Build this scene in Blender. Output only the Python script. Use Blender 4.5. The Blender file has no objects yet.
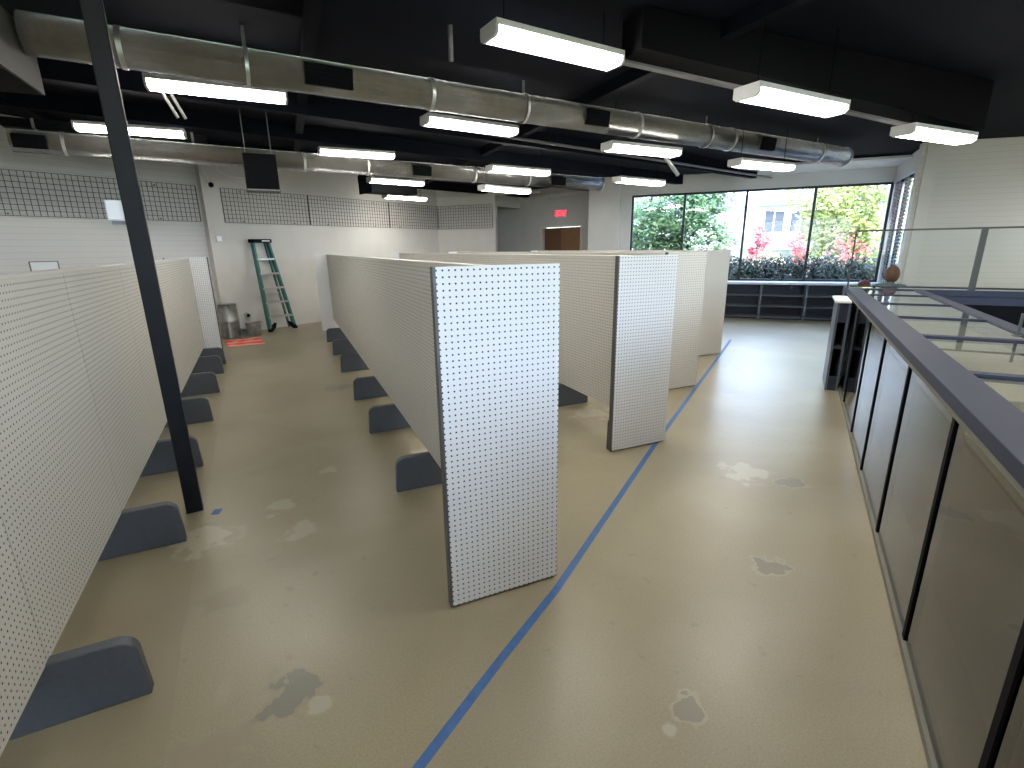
import bpy, bmesh, math, random
from mathutils import Vector, Matrix
R = math.radians
random.seed(7)
S = bpy.context.scene
C = bpy.data.collections.new('scene'); S.collection.children.link(C)

# ---------------------------------------------------------------- camera, world, light, exposure
cd = bpy.data.cameras.new('camera'); cam = bpy.data.objects.new('camera', cd); C.objects.link(cam)
F_PX = 495.62
cd.sensor_fit = 'HORIZONTAL'; cd.sensor_width = 36.0; cd.lens = F_PX / 1024 * 36.0
cd.clip_start = 0.02; cd.clip_end = 400
YAW, PITCH, ROLL = R(23.67), R(15.338), R(-0.8225)
fw = Vector((math.sin(YAW)*math.cos(PITCH), math.cos(YAW)*math.cos(PITCH), -math.sin(PITCH)))
rt = Vector((math.cos(YAW), -math.sin(YAW), 0)); up = rt.cross(fw)
r2 = rt*math.cos(ROLL) + up*math.sin(ROLL); u2 = -rt*math.sin(ROLL) + up*math.cos(ROLL)
m = Matrix((r2, u2, -fw)).transposed().to_4x4(); m.translation = Vector((0, 0, 1.59))
cam.matrix_world = m
S.camera = cam
S.view_settings.view_transform = 'Standard'; S.view_settings.look = 'None'
S.view_settings.gamma = 1; S.view_settings.use_curve_mapping = False
S.view_settings.exposure = 1.22
LAMP = 15.0
SKY = 4.6
w = bpy.data.worlds.new('world'); S.world = w; w.use_nodes = True
wn = w.node_tree; bgn = wn.nodes['Background']
tc = wn.nodes.new('ShaderNodeTexCoord'); sx = wn.nodes.new('ShaderNodeSeparateXYZ'); rp = wn.nodes.new('ShaderNodeValToRGB')
wn.links.new(tc.outputs['Generated'], sx.inputs[0]); wn.links.new(sx.outputs['Z'], rp.inputs[0]); wn.links.new(rp.outputs[0], bgn.inputs[0])
rp.color_ramp.elements[0].color = (0.66, 0.82, 1.0, 1); rp.color_ramp.elements[0].position = 0.0
rp.color_ramp.elements[1].color = (0.50, 0.68, 1.0, 1); rp.color_ramp.elements[1].position = 0.8
bgn.inputs[1].default_value = SKY
sd = bpy.data.lights.new('sun', 'SUN'); sd.energy = 3.6; sd.angle = R(0.6); sd.color = (1.0, 0.95, 0.86)
so = bpy.data.objects.new('sun', sd); C.objects.link(so)
so.rotation_euler = Vector((0.45, 0.6, -0.9)).to_track_quat('-Z', 'Y').to_euler()   # shines from behind the viewpoint, over the roof

# ---------------------------------------------------------------- materials
def _b(name):
    mt = bpy.data.materials.new(name); mt.use_nodes = True
    nt = mt.node_tree; return mt, nt, nt.nodes['Principled BSDF']
def mat(name, col, rough=0.6, metal=0.0, noise=0.0, nscale=6.0, bump=0.0, spec=0.5, coat=0.0, emit=None, es=0.0):
    mt, nt, b = _b(name)
    b.inputs['Base Color'].default_value = (*col, 1); b.inputs['Roughness'].default_value = rough
    b.inputs['Metallic'].default_value = metal; b.inputs['Specular IOR Level'].default_value = spec
    b.inputs['Coat Weight'].default_value = coat
    if emit: b.inputs['Emission Color'].default_value = (*emit, 1); b.inputs['Emission Strength'].default_value = es
    if noise or bump:
        t = nt.nodes.new('ShaderNodeTexCoord'); n = nt.nodes.new('ShaderNodeTexNoise'); n.inputs['Scale'].default_value = nscale
        n.inputs['Detail'].default_value = 5
        nt.links.new(t.outputs['Object'], n.inputs['Vector'])
        if noise:
            r = nt.nodes.new('ShaderNodeValToRGB'); r.color_ramp.elements[0].position = .3; r.color_ramp.elements[1].position = .7
            r.color_ramp.elements[0].color = (*[c*(1-noise) for c in col], 1); r.color_ramp.elements[1].color = (*[min(1, c*(1+noise)) for c in col], 1)
            nt.links.new(n.outputs['Fac'], r.inputs[0]); nt.links.new(r.outputs[0], b.inputs['Base Color'])
        if bump:
            bp = nt.nodes.new('ShaderNodeBump'); bp.inputs['Strength'].default_value = bump; bp.inputs['Distance'].default_value = .01
            nt.links.new(n.outputs['Fac'], bp.inputs['Height']); nt.links.new(bp.outputs[0], b.inputs['Normal'])
    return mt
def mnode(nt, op, a, b=None):
    n = nt.nodes.new('ShaderNodeMath'); n.operation = op
    for i, v in enumerate((a, b)):
        if v is None: continue
        if isinstance(v, (int, float)): n.inputs[i].default_value = v
        else: nt.links.new(v, n.inputs[i])
    return n.outputs[0]
def pegboard(name, axis, col=(0.66, 0.655, 0.62)):
    """white hardboard with quarter-inch holes on a one-inch grid; axis = local axis that runs along the board"""
    mt, nt, b = _b(name)
    t = nt.nodes.new('ShaderNodeTexCoord'); s = nt.nodes.new('ShaderNodeSeparateXYZ'); nt.links.new(t.outputs['Object'], s.inputs[0])
    P = 0.0254
    def cell(o): 
        return mnode(nt, 'SUBTRACT', mnode(nt, 'FRACT', mnode(nt, 'ADD', mnode(nt, 'DIVIDE', o, P), 100.0)), 0.5)
    a = cell(s.outputs[axis]); z = cell(s.outputs['Z'])
    d = mnode(nt, 'SQRT', mnode(nt, 'ADD', mnode(nt, 'MULTIPLY', a, a), mnode(nt, 'MULTIPLY', z, z)))
    k = mnode(nt, 'LESS_THAN', d, 0.16)
    mx = nt.nodes.new('ShaderNodeMix'); mx.data_type = 'RGBA'; nt.links.new(k, mx.inputs[0])
    mx.inputs[6].default_value = (*col, 1); mx.inputs[7].default_value = (0.03, 0.03, 0.033, 1)
    nt.links.new(mx.outputs[2], b.inputs['Base Color']); b.inputs['Roughness'].default_value = 0.5
    bp = nt.nodes.new('ShaderNodeBump'); bp.invert = True; bp.inputs['Strength'].default_value = .6; bp.inputs['Distance'].default_value = .003
    nt.links.new(k, bp.inputs['Height']); nt.links.new(bp.outputs[0], b.inputs['Normal'])
    return mt
def siding(name, col, step=0.105):
    mt, nt, b = _b(name)
    t = nt.nodes.new('ShaderNodeTexCoord'); s = nt.nodes.new('ShaderNodeSeparateXYZ'); nt.links.new(t.outputs['Object'], s.inputs[0])
    f = mnode(nt, 'FRACT', mnode(nt, 'DIVIDE', s.outputs['Z'], step))
    k = mnode(nt, 'LESS_THAN', f, 0.10)
    mx = nt.nodes.new('ShaderNodeMix'); mx.data_type = 'RGBA'; nt.links.new(k, mx.inputs[0])
    mx.inputs[6].default_value = (*col, 1); mx.inputs[7].default_value = (*[c*.86 for c in col], 1)
    nt.links.new(mx.outputs[2], b.inputs['Base Color']); b.inputs['Roughness'].default_value = 0.7
    bp = nt.nodes.new('ShaderNodeBump'); bp.inputs['Strength'].default_value = .15; bp.inputs['Distance'].default_value = .01
    nt.links.new(f, bp.inputs['Height']); nt.links.new(bp.outputs[0], b.inputs['Normal'])
    return mt
def floor_mat():
    mt, nt, b = _b('sealed_concrete')
    L = nt.links.new
    t = nt.nodes.new('ShaderNodeTexCoord')
    def noise(sc, det=6, vec=None, dist=0):
        n = nt.nodes.new('ShaderNodeTexNoise'); n.inputs['Scale'].default_value = sc; n.inputs['Detail'].default_value = det
        n.inputs['Distortion'].default_value = dist; L(vec or t.outputs['Object'], n.inputs['Vector']); return n.outputs['Fac']
    def ramp(f, *st):
        r = nt.nodes.new('ShaderNodeValToRGB'); e = r.color_ramp.elements
        while len(e) < len(st): e.new(.5)
        for i, (p, c) in enumerate(st): e[i].position = p; e[i].color = (*c, 1)
        L(f, r.inputs[0]); return r.outputs[0]
    def mix(f, a, c, blend='MIX'):
        x = nt.nodes.new('ShaderNodeMix'); x.data_type = 'RGBA'; x.blend_type = blend
        for i, v in ((0, f), (6, a), (7, c)):
            if isinstance(v, (int, float)): x.inputs[i].default_value = v
            elif isinstance(v, tuple): x.inputs[i].default_value = (*v, 1)
            else: L(v, x.inputs[i])
        return x.outputs[2]
    base = ramp(noise(.9, 6, dist=.6), (.3, (.248, .214, .140)), (.55, (.296, .260, .176)), (.75, (.330, .294, .206)))
    fine = ramp(noise(130, 6), (.3, (.84, .83, .81)), (.7, (1.08, 1.08, 1.08)))
    col = mix(1.0, base, fine, 'MULTIPLY')
    # scattered pits and small stains
    pit = ramp(noise(13, 4, dist=.2), (.66, (0, 0, 0)), (.71, (1, 1, 1)))
    col = mix(mnode(nt, 'MULTIPLY', pit, .4), col, (.17, .15, .11))
    sm = ramp(noise(1.7, 5, dist=.8), (.66, (0, 0, 0)), (.78, (1, 1, 1)))
    col = mix(mnode(nt, 'MULTIPLY', sm, .25), col, (.42, .37, .29))
    # long darker band of old glue, a construction joint
    sp = nt.nodes.new('ShaderNodeSeparateXYZ'); L(t.outputs['Object'], sp.inputs[0])
    n1 = noise(3.0)
    jx = mnode(nt, 'ADD', sp.outputs['X'], mnode(nt, 'MULTIPLY', n1, .05))
    left = mnode(nt, 'LESS_THAN', mnode(nt, 'SUBTRACT', jx, mnode(nt, 'MULTIPLY', sp.outputs['Y'], -.06)), -.44)
    col = mix(mnode(nt, 'MULTIPLY', left, .5), col, (.24, .205, .135))
    # chipped patches: (x, y, radius, kind)
    spots = [(-.175, 1.70, .105, 0), (-.085, 1.60, .042, 1), (2.07, 1.48, .085, 2), (1.12, 1.02, .06, 2), (1.00, .99, .03, 1), (-.23, 3.27, .10, 1), (-.62, 3.02, .16, 1),
             (2.86, 2.34, .16, 1), (2.3, 3.75, .22, 3), (2.6, 3.95, .2, 1), (-.1, 2.9, .1, 1), (.11, 3.69, .07, 1), (.40, 6.1, .16, 0), (-.45, 2.4, .1, 3), (-.42, 1.5, .12, 3), (3.0, 2.1, .09, 2)]
    wv = nt.nodes.new('ShaderNodeTexNoise'); wv.inputs['Scale'].default_value = 9; wv.inputs['Detail'].default_value = 5; L(t.outputs['Object'], wv.inputs['Vector'])
    for (x, y, r, kind) in spots:
        va = nt.nodes.new('ShaderNodeVectorMath'); va.operation = 'DISTANCE'
        L(t.outputs['Object'], va.inputs[0]); va.inputs[1].default_value = (x, y, 0)
        q = mnode(nt, 'ADD', mnode(nt, 'DIVIDE', va.outputs['Value'], r), mnode(nt, 'MULTIPLY', mnode(nt, 'SUBTRACT', wv.outputs['Fac'], .5), 3.4))
        inn = mnode(nt, 'LESS_THAN', q, .8); rim = mnode(nt, 'LESS_THAN', q, 1.05)
        cin, crim = {0: ((.15, .148, .118), (.23, .21, .155)), 1: ((.40, .37, .29), (.31, .28, .20)), 2: ((.17, .16, .125), (.34, .315, .24)), 3: ((.26, .215, .15), (.25, .22, .155))}[kind]
        col = mix(mnode(nt, 'MULTIPLY', rim, .45), col, crim); col = mix(mnode(nt, 'MULTIPLY', inn, .75 if kind in (0, 2) else .5), col, cin)
    L(col, b.inputs['Base Color'])
    b.inputs['Roughness'].default_value = .34; b.inputs['Specular IOR Level'].default_value = .55
    bp = nt.nodes.new('ShaderNodeBump'); bp.inputs['Strength'].default_value = .08; bp.inputs['Distance'].default_value = .02
    L(noise(7, 6), bp.inputs['Height']); L(bp.outputs[0], b.inputs['Normal'])
    return mt
def glass(name, tint=(1, 1, 1), ior=1.5, rough=0.0, strength=1.0):
    """thin pane: clear with mirror reflection that grows at grazing angles"""
    mt = bpy.data.materials.new(name); mt.use_nodes = True; nt = mt.node_tree; nt.nodes.clear()
    o = nt.nodes.new('ShaderNodeOutputMaterial'); tr = nt.nodes.new('ShaderNodeBsdfTransparent'); tr.inputs[0].default_value = (*tint, 1)
    g = nt.nodes.new('ShaderNodeBsdfGlossy'); g.inputs['Roughness'].default_value = rough
    f = nt.nodes.new('ShaderNodeFresnel'); f.inputs[0].default_value = ior; mx = nt.nodes.new('ShaderNodeMixShader')
    ge = nt.nodes.new('ShaderNodeNewGeometry')
    k = mnode(nt, 'MINIMUM', mnode(nt, 'MULTIPLY', f.outputs[0], strength), .95)
    k = mnode(nt, 'MULTIPLY', k, mnode(nt, 'SUBTRACT', 1.0, ge.outputs['Backfacing']))   # only the entry face mirrors
    nt.links.new(k, mx.inputs[0]); nt.links.new(tr.outputs[0], mx.inputs[1]); nt.links.new(g.outputs[0], mx.inputs[2]); nt.links.new(mx.outputs[0], o.inputs[0])
    return mt
def duct_mat():
    mt, nt, b = _b('galvanised_spiral_duct')
    t = nt.nodes.new('ShaderNodeTexCoord'); s = nt.nodes.new('ShaderNodeSeparateXYZ'); nt.links.new(t.outputs['Object'], s.inputs[0])
    f = mnode(nt, 'FRACT', mnode(nt, 'DIVIDE', s.outputs['X'], .11)); k = mnode(nt, 'LESS_THAN', f, .22)
    n = nt.nodes.new('ShaderNodeTexNoise'); n.inputs['Scale'].default_value = 14; nt.links.new(t.outputs['Object'], n.inputs['Vector'])
    r = nt.nodes.new('ShaderNodeValToRGB'); r.color_ramp.elements[0].color = (.46, .47, .47, 1); r.color_ramp.elements[1].color = (.64, .65, .64, 1)
    nt.links.new(n.outputs['Fac'], r.inputs[0]); nt.links.new(r.outputs[0], b.inputs['Base Color'])
    b.inputs['Metallic'].default_value = .85; b.inputs['Roughness'].default_value = .24
    bp = nt.nodes.new('ShaderNodeBump'); bp.inputs['Strength'].default_value = 1.0; bp.inputs['Distance'].default_value = .02
    nt.links.new(k, bp.inputs['Height']); nt.links.new(bp.outputs[0], b.inputs['Normal'])
    return mt
def foliage(name, c1, c2):
    mt, nt, b = _b(name)
    g = nt.nodes.new('ShaderNodeTexCoord'); n = nt.nodes.new('ShaderNodeTexNoise'); n.inputs['Scale'].default_value = 1.6; n.inputs['Detail'].default_value = 6
    nt.links.new(g.outputs['Object'], n.inputs['Vector'])
    r = nt.nodes.new('ShaderNodeValToRGB'); r.color_ramp.elements[0].position = .35; r.color_ramp.elements[1].position = .65
    r.color_ramp.elements[0].color = (*c1, 1); r.color_ramp.elements[1].color = (*c2, 1)
    nt.links.new(n.outputs['Fac'], r.inputs[0]); nt.links.new(r.outputs[0], b.inputs['Base Color']); b.inputs['Roughness'].default_value = .6
    return mt

M = dict(
 floor=floor_mat(),
 wall=mat('painted_wall', (.60, .59, .56), .75, noise=.03, nscale=3, bump=.08),
 wallgrey=mat('grey_painted_wall', (.50, .505, .49), .75, noise=.03, nscale=3),
 siding=siding('ribbed_siding', (.60, .59, .545), .085),
 sidingleft=siding('ribbed_siding_left', (.61, .61, .60), .09),
 ceil=mat('black_ceiling', (.0034, .0050, .0115), .9, spec=.15, noise=.3, nscale=2),
 beam=mat('black_painted_steel_beam', (.0030, .0042, .0090), .8, spec=.12, noise=.2, nscale=5),
 bulk=mat('black_duct_box', (.0016, .0018, .0032), .8, spec=.15),
 grey=mat('grey_steel', (.13, .13, .135), .5, noise=.1),
 soffit=mat('grey_duct_paint', (.075, .075, .075), .7, noise=.08),
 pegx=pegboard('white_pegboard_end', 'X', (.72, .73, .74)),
 pegdim=pegboard('shaded_pegboard_end', 'X', (.58, .57, .53)),  # white end board again, with shade from the row in front in its colour
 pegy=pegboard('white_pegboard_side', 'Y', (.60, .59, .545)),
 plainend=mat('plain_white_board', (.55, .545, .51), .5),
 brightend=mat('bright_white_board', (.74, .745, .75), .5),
 edge=mat('dark_steel_edge', (.10, .10, .10), .45, metal=.3),
 cap=mat('white_steel_cap', (.62, .61, .57), .4),
 foot=mat('slate_grey_powder_coat', (.068, .076, .090), .45, noise=.08, nscale=60, bump=.04),
 column=mat('black_steel_column', (.0055, .0065, .009), .55, spec=.22, noise=.2, nscale=8),
 tape=mat('blue_painters_tape', (.042, .115, .30), .6, noise=.15, nscale=20),
 white=mat('white_plastic', (.75, .77, .80), .4),
 alu=mat('brushed_aluminium', (.55, .56, .57), .35, metal=.8, noise=.05, nscale=30),
 galv=mat('galvanised_steel', (.62, .63, .62), .42, metal=.8, noise=.25, nscale=9, bump=.15),
 duct=duct_mat(),
 black=mat('matte_black', (.0022, .0025, .0042), .8, spec=.15),
 green=mat('green_fibreglass', (.045, .16, .15), .5, noise=.1),
 lens=mat('lit_diffuser', (.9, .9, .9), .4, emit=(1.0, .955, .87), es=LAMP),
 housing=mat('white_fixture_housing', (.62, .62, .62), .5),
 frame=mat('dark_window_frame', (.02, .024, .03), .4, metal=.3),
 winglass=glass('window_glass', (.97, .985, 1), 1.45),
 wire=mat('brown_black_wire', (.062, .050, .045), .6),
 rail=mat('grey_blue_laminate', (.030, .036, .062), .6, noise=.06, nscale=20, spec=.25),
 casein=mat('beige_case_deck', (.66, .63, .50), .6, noise=.04),
 caseback=mat('grey_case_back', (.17, .165, .135), .6, noise=.05),
 frontglass=glass('showcase_front_glass', (.50, .51, .48), 1.75, 0.02, 1.15),
 topglass=glass('showcase_top_glass', (.92, .93, .92), 1.7, 0.0, 1.6),
 screenglass=glass('screen_glass', (.95, .97, .96), 1.15),
 post=mat('grey_metal_post', (.045, .045, .040), .5, metal=.3),
 navy=mat('dark_navy_laminate', (.012, .022, .045), .35),
 shelfedge=mat('slate_shelf_edge', (.10, .13, .17), .4),
 lavender=mat('pale_counter_laminate', (.50, .53, .66), .3),
 wood=mat('brown_wood_door', (.20, .095, .035), .45, noise=.12, nscale=4),
 wooddark=mat('dark_brown_wood_door', (.11, .05, .02), .45, noise=.12, nscale=4),
 jamb=mat('pale_door_frame', (.62, .56, .48), .6),
 exitred=mat('lit_red_letters', (.9, .02, .05), .5, emit=(1, .03, .07), es=1.0),
 exitface=mat('exit_sign_face', (.55, .45, .45), .5, emit=(1, .3, .3), es=.06),
 orange=mat('orange_red_plastic', (.85, .10, .05), .5, noise=.25, nscale=30),
 orangelt=mat('pale_red_plastic', (.85, .42, .36), .5),
 asphalt=mat('pale_paving', (.35, .36, .38), .9, noise=.1),
 grass=mat('grass', (.12, .16, .05), .9, noise=.3, nscale=3),
 house=mat('white_house_wall', (.62, .60, .57), .8),
 roof=mat('grey_roof_shingle', (.22, .22, .23), .9, noise=.15, nscale=5),
 hwin=mat('house_window_glass', (.07, .075, .09), .3),
 trunk=mat('bark', (.09, .065, .045), .9, noise=.3, nscale=5),
 f_green=foliage('green_leaves', (.03, .09, .03), (.16, .27, .10)),
 f_yellow=foliage('yellow_green_leaves', (.22, .27, .06), (.60, .62, .22)),
 f_red=foliage('red_leaves', (.40, .03, .05), (.75, .14, .13)),
 f_hedge=foliage('dark_hedge_leaves', (.003, .009, .005), (.03, .055, .028)),
 f_tan=foliage('tan_leaves', (.32, .26, .14), (.62, .52, .34)),
 brick=mat('dim_brick_fence', (.25, .23, .20), .9),
 slat=mat('dark_blind_slat', (.025, .035, .055), .35),
 slatlt=mat('pale_slat_edge', (.45, .50, .55), .4),
 skin=mat('skin', (.46, .25, .17), .5), hair=mat('brown_hair', (.10, .042, .022), .7, noise=.2, nscale=40),
 shirt=mat('grey_green_shirt', (.085, .11, .095), .85), trousers=mat('dark_trousers', (.03, .03, .04), .85),
 bag=mat('dark_red_bag', (.09, .025, .03), .6),
)

# ---------------------------------------------------------------- helpers
def box(bm, x0, x1, y0, y1, z0, z1):
    v = [bm.verts.new((x, y, z)) for x in (x0, x1) for y in (y0, y1) for z in (z0, z1)]
    for f in ((0, 1, 3, 2), (4, 6, 7, 5), (0, 4, 5, 1), (2, 3, 7, 6), (0, 2, 6, 4), (1, 5, 7, 3)):
        bm.faces.new([v[i] for i in f])
    return v
def prism(bm, pts, a, b, axis='Y'):
    """extrude a 2-D outline (pairs) along an axis from a to b"""
    def P(p, t):
        return {'Y': (p[0], t, p[1]), 'X': (t, p[0], p[1]), 'Z': (p[0], p[1], t)}[axis]
    v0 = [bm.verts.new(P(p, a)) for p in pts]; v1 = [bm.verts.new(P(p, b)) for p in pts]
    n = len(pts)
    bm.faces.new(v0); bm.faces.new(v1[::-1])
    for i in range(n): bm.faces.new((v0[i], v1[i], v1[(i+1) % n], v0[(i+1) % n]))
def tube(bm, pts, r, seg=10, caps=True):
    pts = [Vector(p) for p in pts]; rings = []
    if not isinstance(r, (list, tuple)): r = [r]*len(pts)
    for i, p in enumerate(pts):
        d = (pts[min(i+1, len(pts)-1)] - pts[max(i-1, 0)]).normalized()
        a = d.cross(Vector((0, 0, 1)) if abs(d.z) < .95 else Vector((1, 0, 0))).normalized(); b = d.cross(a)
        rings.append([bm.verts.new(p + (a*math.cos(2*math.pi*k/seg) + b*math.sin(2*math.pi*k/seg))*r[i]) for k in range(seg)])
    for i in range(len(rings)-1):
        for k in range(seg):
            bm.faces.new((rings[i][k], rings[i][(k+1) % seg], rings[i+1][(k+1) % seg], rings[i+1][k]))
    if caps: bm.faces.new(rings[0][::-1]); bm.faces.new(rings[-1])
def obj(name, bm, m, parent=None, smooth=False, bevel=0.0, loc=None):
    bmesh.ops.recalc_face_normals(bm, faces=bm.faces)
    me = bpy.data.meshes.new(name); bm.to_mesh(me); bm.free()
    me.materials.append(m if not isinstance(m, str) else M[m])
    if smooth:
        for p in me.polygons: p.use_smooth = True
    o = bpy.data.objects.new(name, me); C.objects.link(o)
    if parent: o.parent = parent
    if loc: o.location = loc
    if bevel:
        b = o.modifiers.new('bevel', 'BEVEL'); b.width = bevel; b.segments = 2; b.limit_method = 'ANGLE'
    return o
def boxes(name, bs, m, parent=None, bevel=0.0, **k):
    bm = bmesh.new()
    for b in bs: box(bm, *b)
    return obj(name, bm, m, parent, bevel=bevel, **k)
def thing(name, label, cat, loc=(0, 0, 0), az=0, group=None):
    o = bpy.data.objects.new(name, None); C.objects.link(o); o.location = loc; o.rotation_euler = (0, 0, R(az))
    o.empty_display_size = .1
    return tag(o, label, cat, group)
def tag(o, label, cat, group=None):
    o['label'] = label; o['category'] = cat
    if group: o['group'] = group
    return o
def place(o, loc, az=0):
    o.location = loc; o.rotation_euler = (0, 0, R(az)); return o
def struct(o): o['kind'] = 'structure'; return o
def copy_tree(o, parent=None):
    c = o.copy(); C.objects.link(c); c.parent = parent
    for ch in [x for x in C.objects if x.parent == o]: copy_tree(ch, c)
    return c
def on(P, az, s, perp=0):
    a = R(az); return (P[0] + s*math.cos(a) + perp*math.sin(a), P[1] + s*math.sin(a) - perp*math.cos(a))

# ---------------------------------------------------------------- room shell
def deck_z(x): return 3.39 - 0.0305*x
struct(boxes('floor', [(-8.5, 16, -4.6, 16.5, -.12, 0)], 'floor'))
bm = bmesh.new()
outline = [(-8.0, -4.4), (15.4, -4.4), (15.4, -.9), (9.62, 5.24), (11.35, 6.52), (7.75, 10.45), (8.3, 11.2), (8.3, 16.4), (3.4, 16.4), (4.0, 14.75), (-8.0, 7.25)]
prism(bm, outline, 0, .2, 'Z')
for v in bm.verts: v.co.z += deck_z(v.co.x)
struct(obj('ceiling', bm, 'ceil'))
def wall(name, P, az, s0, s1, holes=(), m='wall', t=.16, ztop=3.75, side=1):
    """wall face along P + s*dir(az); thickness grows to the left of az when side=1"""
    bm = bmesh.new(); cuts = sorted(holes); s = s0
    y0, y1 = (0, t) if side > 0 else (-t, 0)
    for (a, b, z0, z1) in cuts:
        if a > s: box(bm, s, a, y0, y1, 0, ztop)
        if z0 > 0: box(bm, a, b, y0, y1, 0, z0)
        box(bm, a, b, y0, y1, z1, ztop); s = b
    if s < s1: box(bm, s, s1, y0, y1, 0, ztop)
    return struct(place(obj(name, bm, m), (P[0], P[1], 0), az))
WL = (.04, 12.03); AL = 32.0
wall('wall_left', WL, AL, -9.2, -1.45, m='sidingleft')
wall('wall_left_far', WL, AL, -1.45, 4.83, m='wall')
CL = (4.13, 14.59)
wall('wall_back', CL, -44, 0, 1.79, m='wall')
# recess between the gridwall corner and the exit wall
PRC = (5.42, 13.35)
wall('wall_recess_header', PRC, 31, 0, 1.22, holes=[(0, 1.22, 0, 2.70)], m='wallgrey')
wall('wall_recess_end', (4.8, 14.38), 31, -.1, 2.2, m='wallgrey')
wall('wall_recess_inner', (6.47, 13.98), 121, 0.0, 1.3, m='wallgrey', side=-1)
wall('wall_recess_side', (5.36, 13.42), 121, 0.06, 1.3, m='wallgrey', side=-1)
WE = (7.05, 12.55)
wall('wall_exit', WE, -68, -1.55, 1.5, holes=[(-.66, .67, 0, 2.13)], m='wallgrey')
WG = (9.2585, 8.5318)     # window wall, az -47
wall('wall_window', WG, -47, -2.75, 2.86, holes=[(-2.35, 2.77, .80, 2.75)], m='wall', t=.18)
struct(place(boxes('wall_pier', [(-3.35, -2.6, -.14, 1.2, 0, 3.75)], 'wall'), (WG[0], WG[1], 0), -47))
CR = on(WG, -47, 2.77)
AR = 39.0
wall('wall_return', CR, AR, -2.25, .1, holes=[(-2.02, -.06, .80, 2.75)], m='wall', side=-1, t=.16)
SR = on(CR, AR, -2.2)
wall('wall_right', SR, -47, -.06, 8.5, m='siding', side=1)
wall('wall_far_left', (-7.75, -4.2), 90, -.3, 11.6, m='wall', side=1)
wall('wall_rear', (-8, -4.2), 0, -.3, 24, holes=[(5.4, 14.6, .25, 2.75)], m='wall', side=-1)
wall('wall_far_right', (15.2, -4.4), 90, 0, 4.5, m='wall', side=-1)
# trims
struct(place(boxes('trim_1', [(-8.5, 4.83, -.012, 0, 3.30, 3.36)], 'wallgrey'), (*WL, 0), AL))
struct(place(boxes('trim_2', [(-1.6, 1.4, -.05, 0, 2.93, 3.0)], 'wall'), (*WE, 0), -68))
struct(place(boxes('trim_3', [(0, 3.1, -.05, 0, 2.98, 3.04)], 'wall'), (*CL, 0), -44))
struct(place(boxes('trim_4', [(-2.2, .0, .0, .03, 2.72, 2.80)], 'alu'), (*CR, 0), AR))
# grey plaster soffit in front of the windows
struct(place(boxes('ceiling_soffit', [(-.1, 2.75, -1.25, -.0, 3.02, 3.06)], 'wall'), (*WG, 0), -47))
# rear storefront (behind the viewpoint): frames and glass
def window(name, P, az, s0, s1, z0, z1, muls, depth=(.05, .11), fw=.045):
    fr = boxes(name, [(s0, s0+fw, *depth, z0, z1), (s1-fw, s1, *depth, z0, z1), (s0, s1, *depth, z0, z0+fw), (s0, s1, *depth, z1-fw, z1)] +
               [(q-fw*.55, q+fw*.55, *depth, z0, z1) for q in muls], 'frame')
    struct(place(fr, (P[0], P[1], 0), az))
    y = sum(depth)/2
    boxes('window_pane', [(s0, s1, y-.003, y+.003, z0, z1)], 'winglass', fr)
    return fr
window('window_1', WG, -47, -2.35, 2.77, .80, 2.75, [-1.15, .14, 1.44])
window('window_2', (-8, -4.2), 0, 5.4, 14.6, .25, 2.75, [7.2, 9.0, 10.8, 12.6], depth=(-.11, -.05))
w3 = window('window_3', CR, AR, -2.02, -.06, .80, 2.75, [-1.37, -.71], depth=(-.11, -.05), fw=.06)
# slatted blinds standing in the return window
for i, (a, b) in enumerate(((-2.00, -1.62), (-1.30, -.95), (-.60, -.20))):
    bt = thing('slatted_blind', ['dark slatted blind in the side window, nearest the ribbed wall', 'dark slatted blind in the side window, the middle one', 'dark slatted blind in the side window, nearest the window corner'][i], 'blind', (CR[0], CR[1], .82), AR, 'dark blinds in the side window')
    boxes('head_rail', [(a, b, -.04, .0, 1.86, 1.91)], 'slat', bt)
    bm = bmesh.new()
    z = .0
    while z < 1.84:
        prism(bm, [(-.036, z), (-.006, z+.036), (-.003, z+.033), (-.033, z-.003)], a, b, 'X'); z += .062
    obj('slat', bm, 'slat', bt)['kind'] = 'stuff'
    boxes('tape_ladder', [(a+.05, a+.075, -.042, -.037, 0, 1.86), (b-.075, b-.05, -.042, -.037, 0, 1.86)], 'slatlt', bt)

# pilaster on the left wall
pil = struct(place(boxes('wall_pilaster', [(-1.60, -1.30, -.14, .02, 0, 3.6)], 'wall'), (*WL, 0), AL))
o = tag(place(boxes('thermostat', [(-1.50, -1.40, -.17, -.14, 1.78, 1.88)], 'white', bevel=.008), (*WL, 0), AL), 'small white thermostat box on the painted wall pilaster', 'thermostat')
o = thing('camera_dome', 'tiny black security camera high on the wall pilaster', 'camera', (*on(WL, AL, -1.46, .19), 2.78), AL)
boxes('mount', [(-.03, .03, .0, .05, -.01, .05)], 'white', o)
bm = bmesh.new(); bmesh.ops.create_uvsphere(bm, u_segments=14, v_segments=10, radius=.045); obj('lens_dome', bm, 'black', o, smooth=True, loc=(0, -.02, 0))
# conduits near the pilaster
for k, (pts, lb) in enumerate((([(-1.7, -.02, 3.28), (-1.55, -.18, 3.15), (-1.52, -.17, 2.95), (-1.47, -.17, 2.83)], 'thin white cable drooping to the small black camera'),
                               ([(-1.25, -.03, 3.35), (-1.2, -.03, 3.05), (-1.0, -.03, 2.98), (-.2, -.03, 3.0)], 'thin pale conduit bending along the wall right of the pilaster'))):
    bm = bmesh.new(); tube(bm, pts, .012, 8); tag(place(obj('wall_cable', bm, 'white', smooth=True), (*WL, 0), AL), lb, 'cable')

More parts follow.
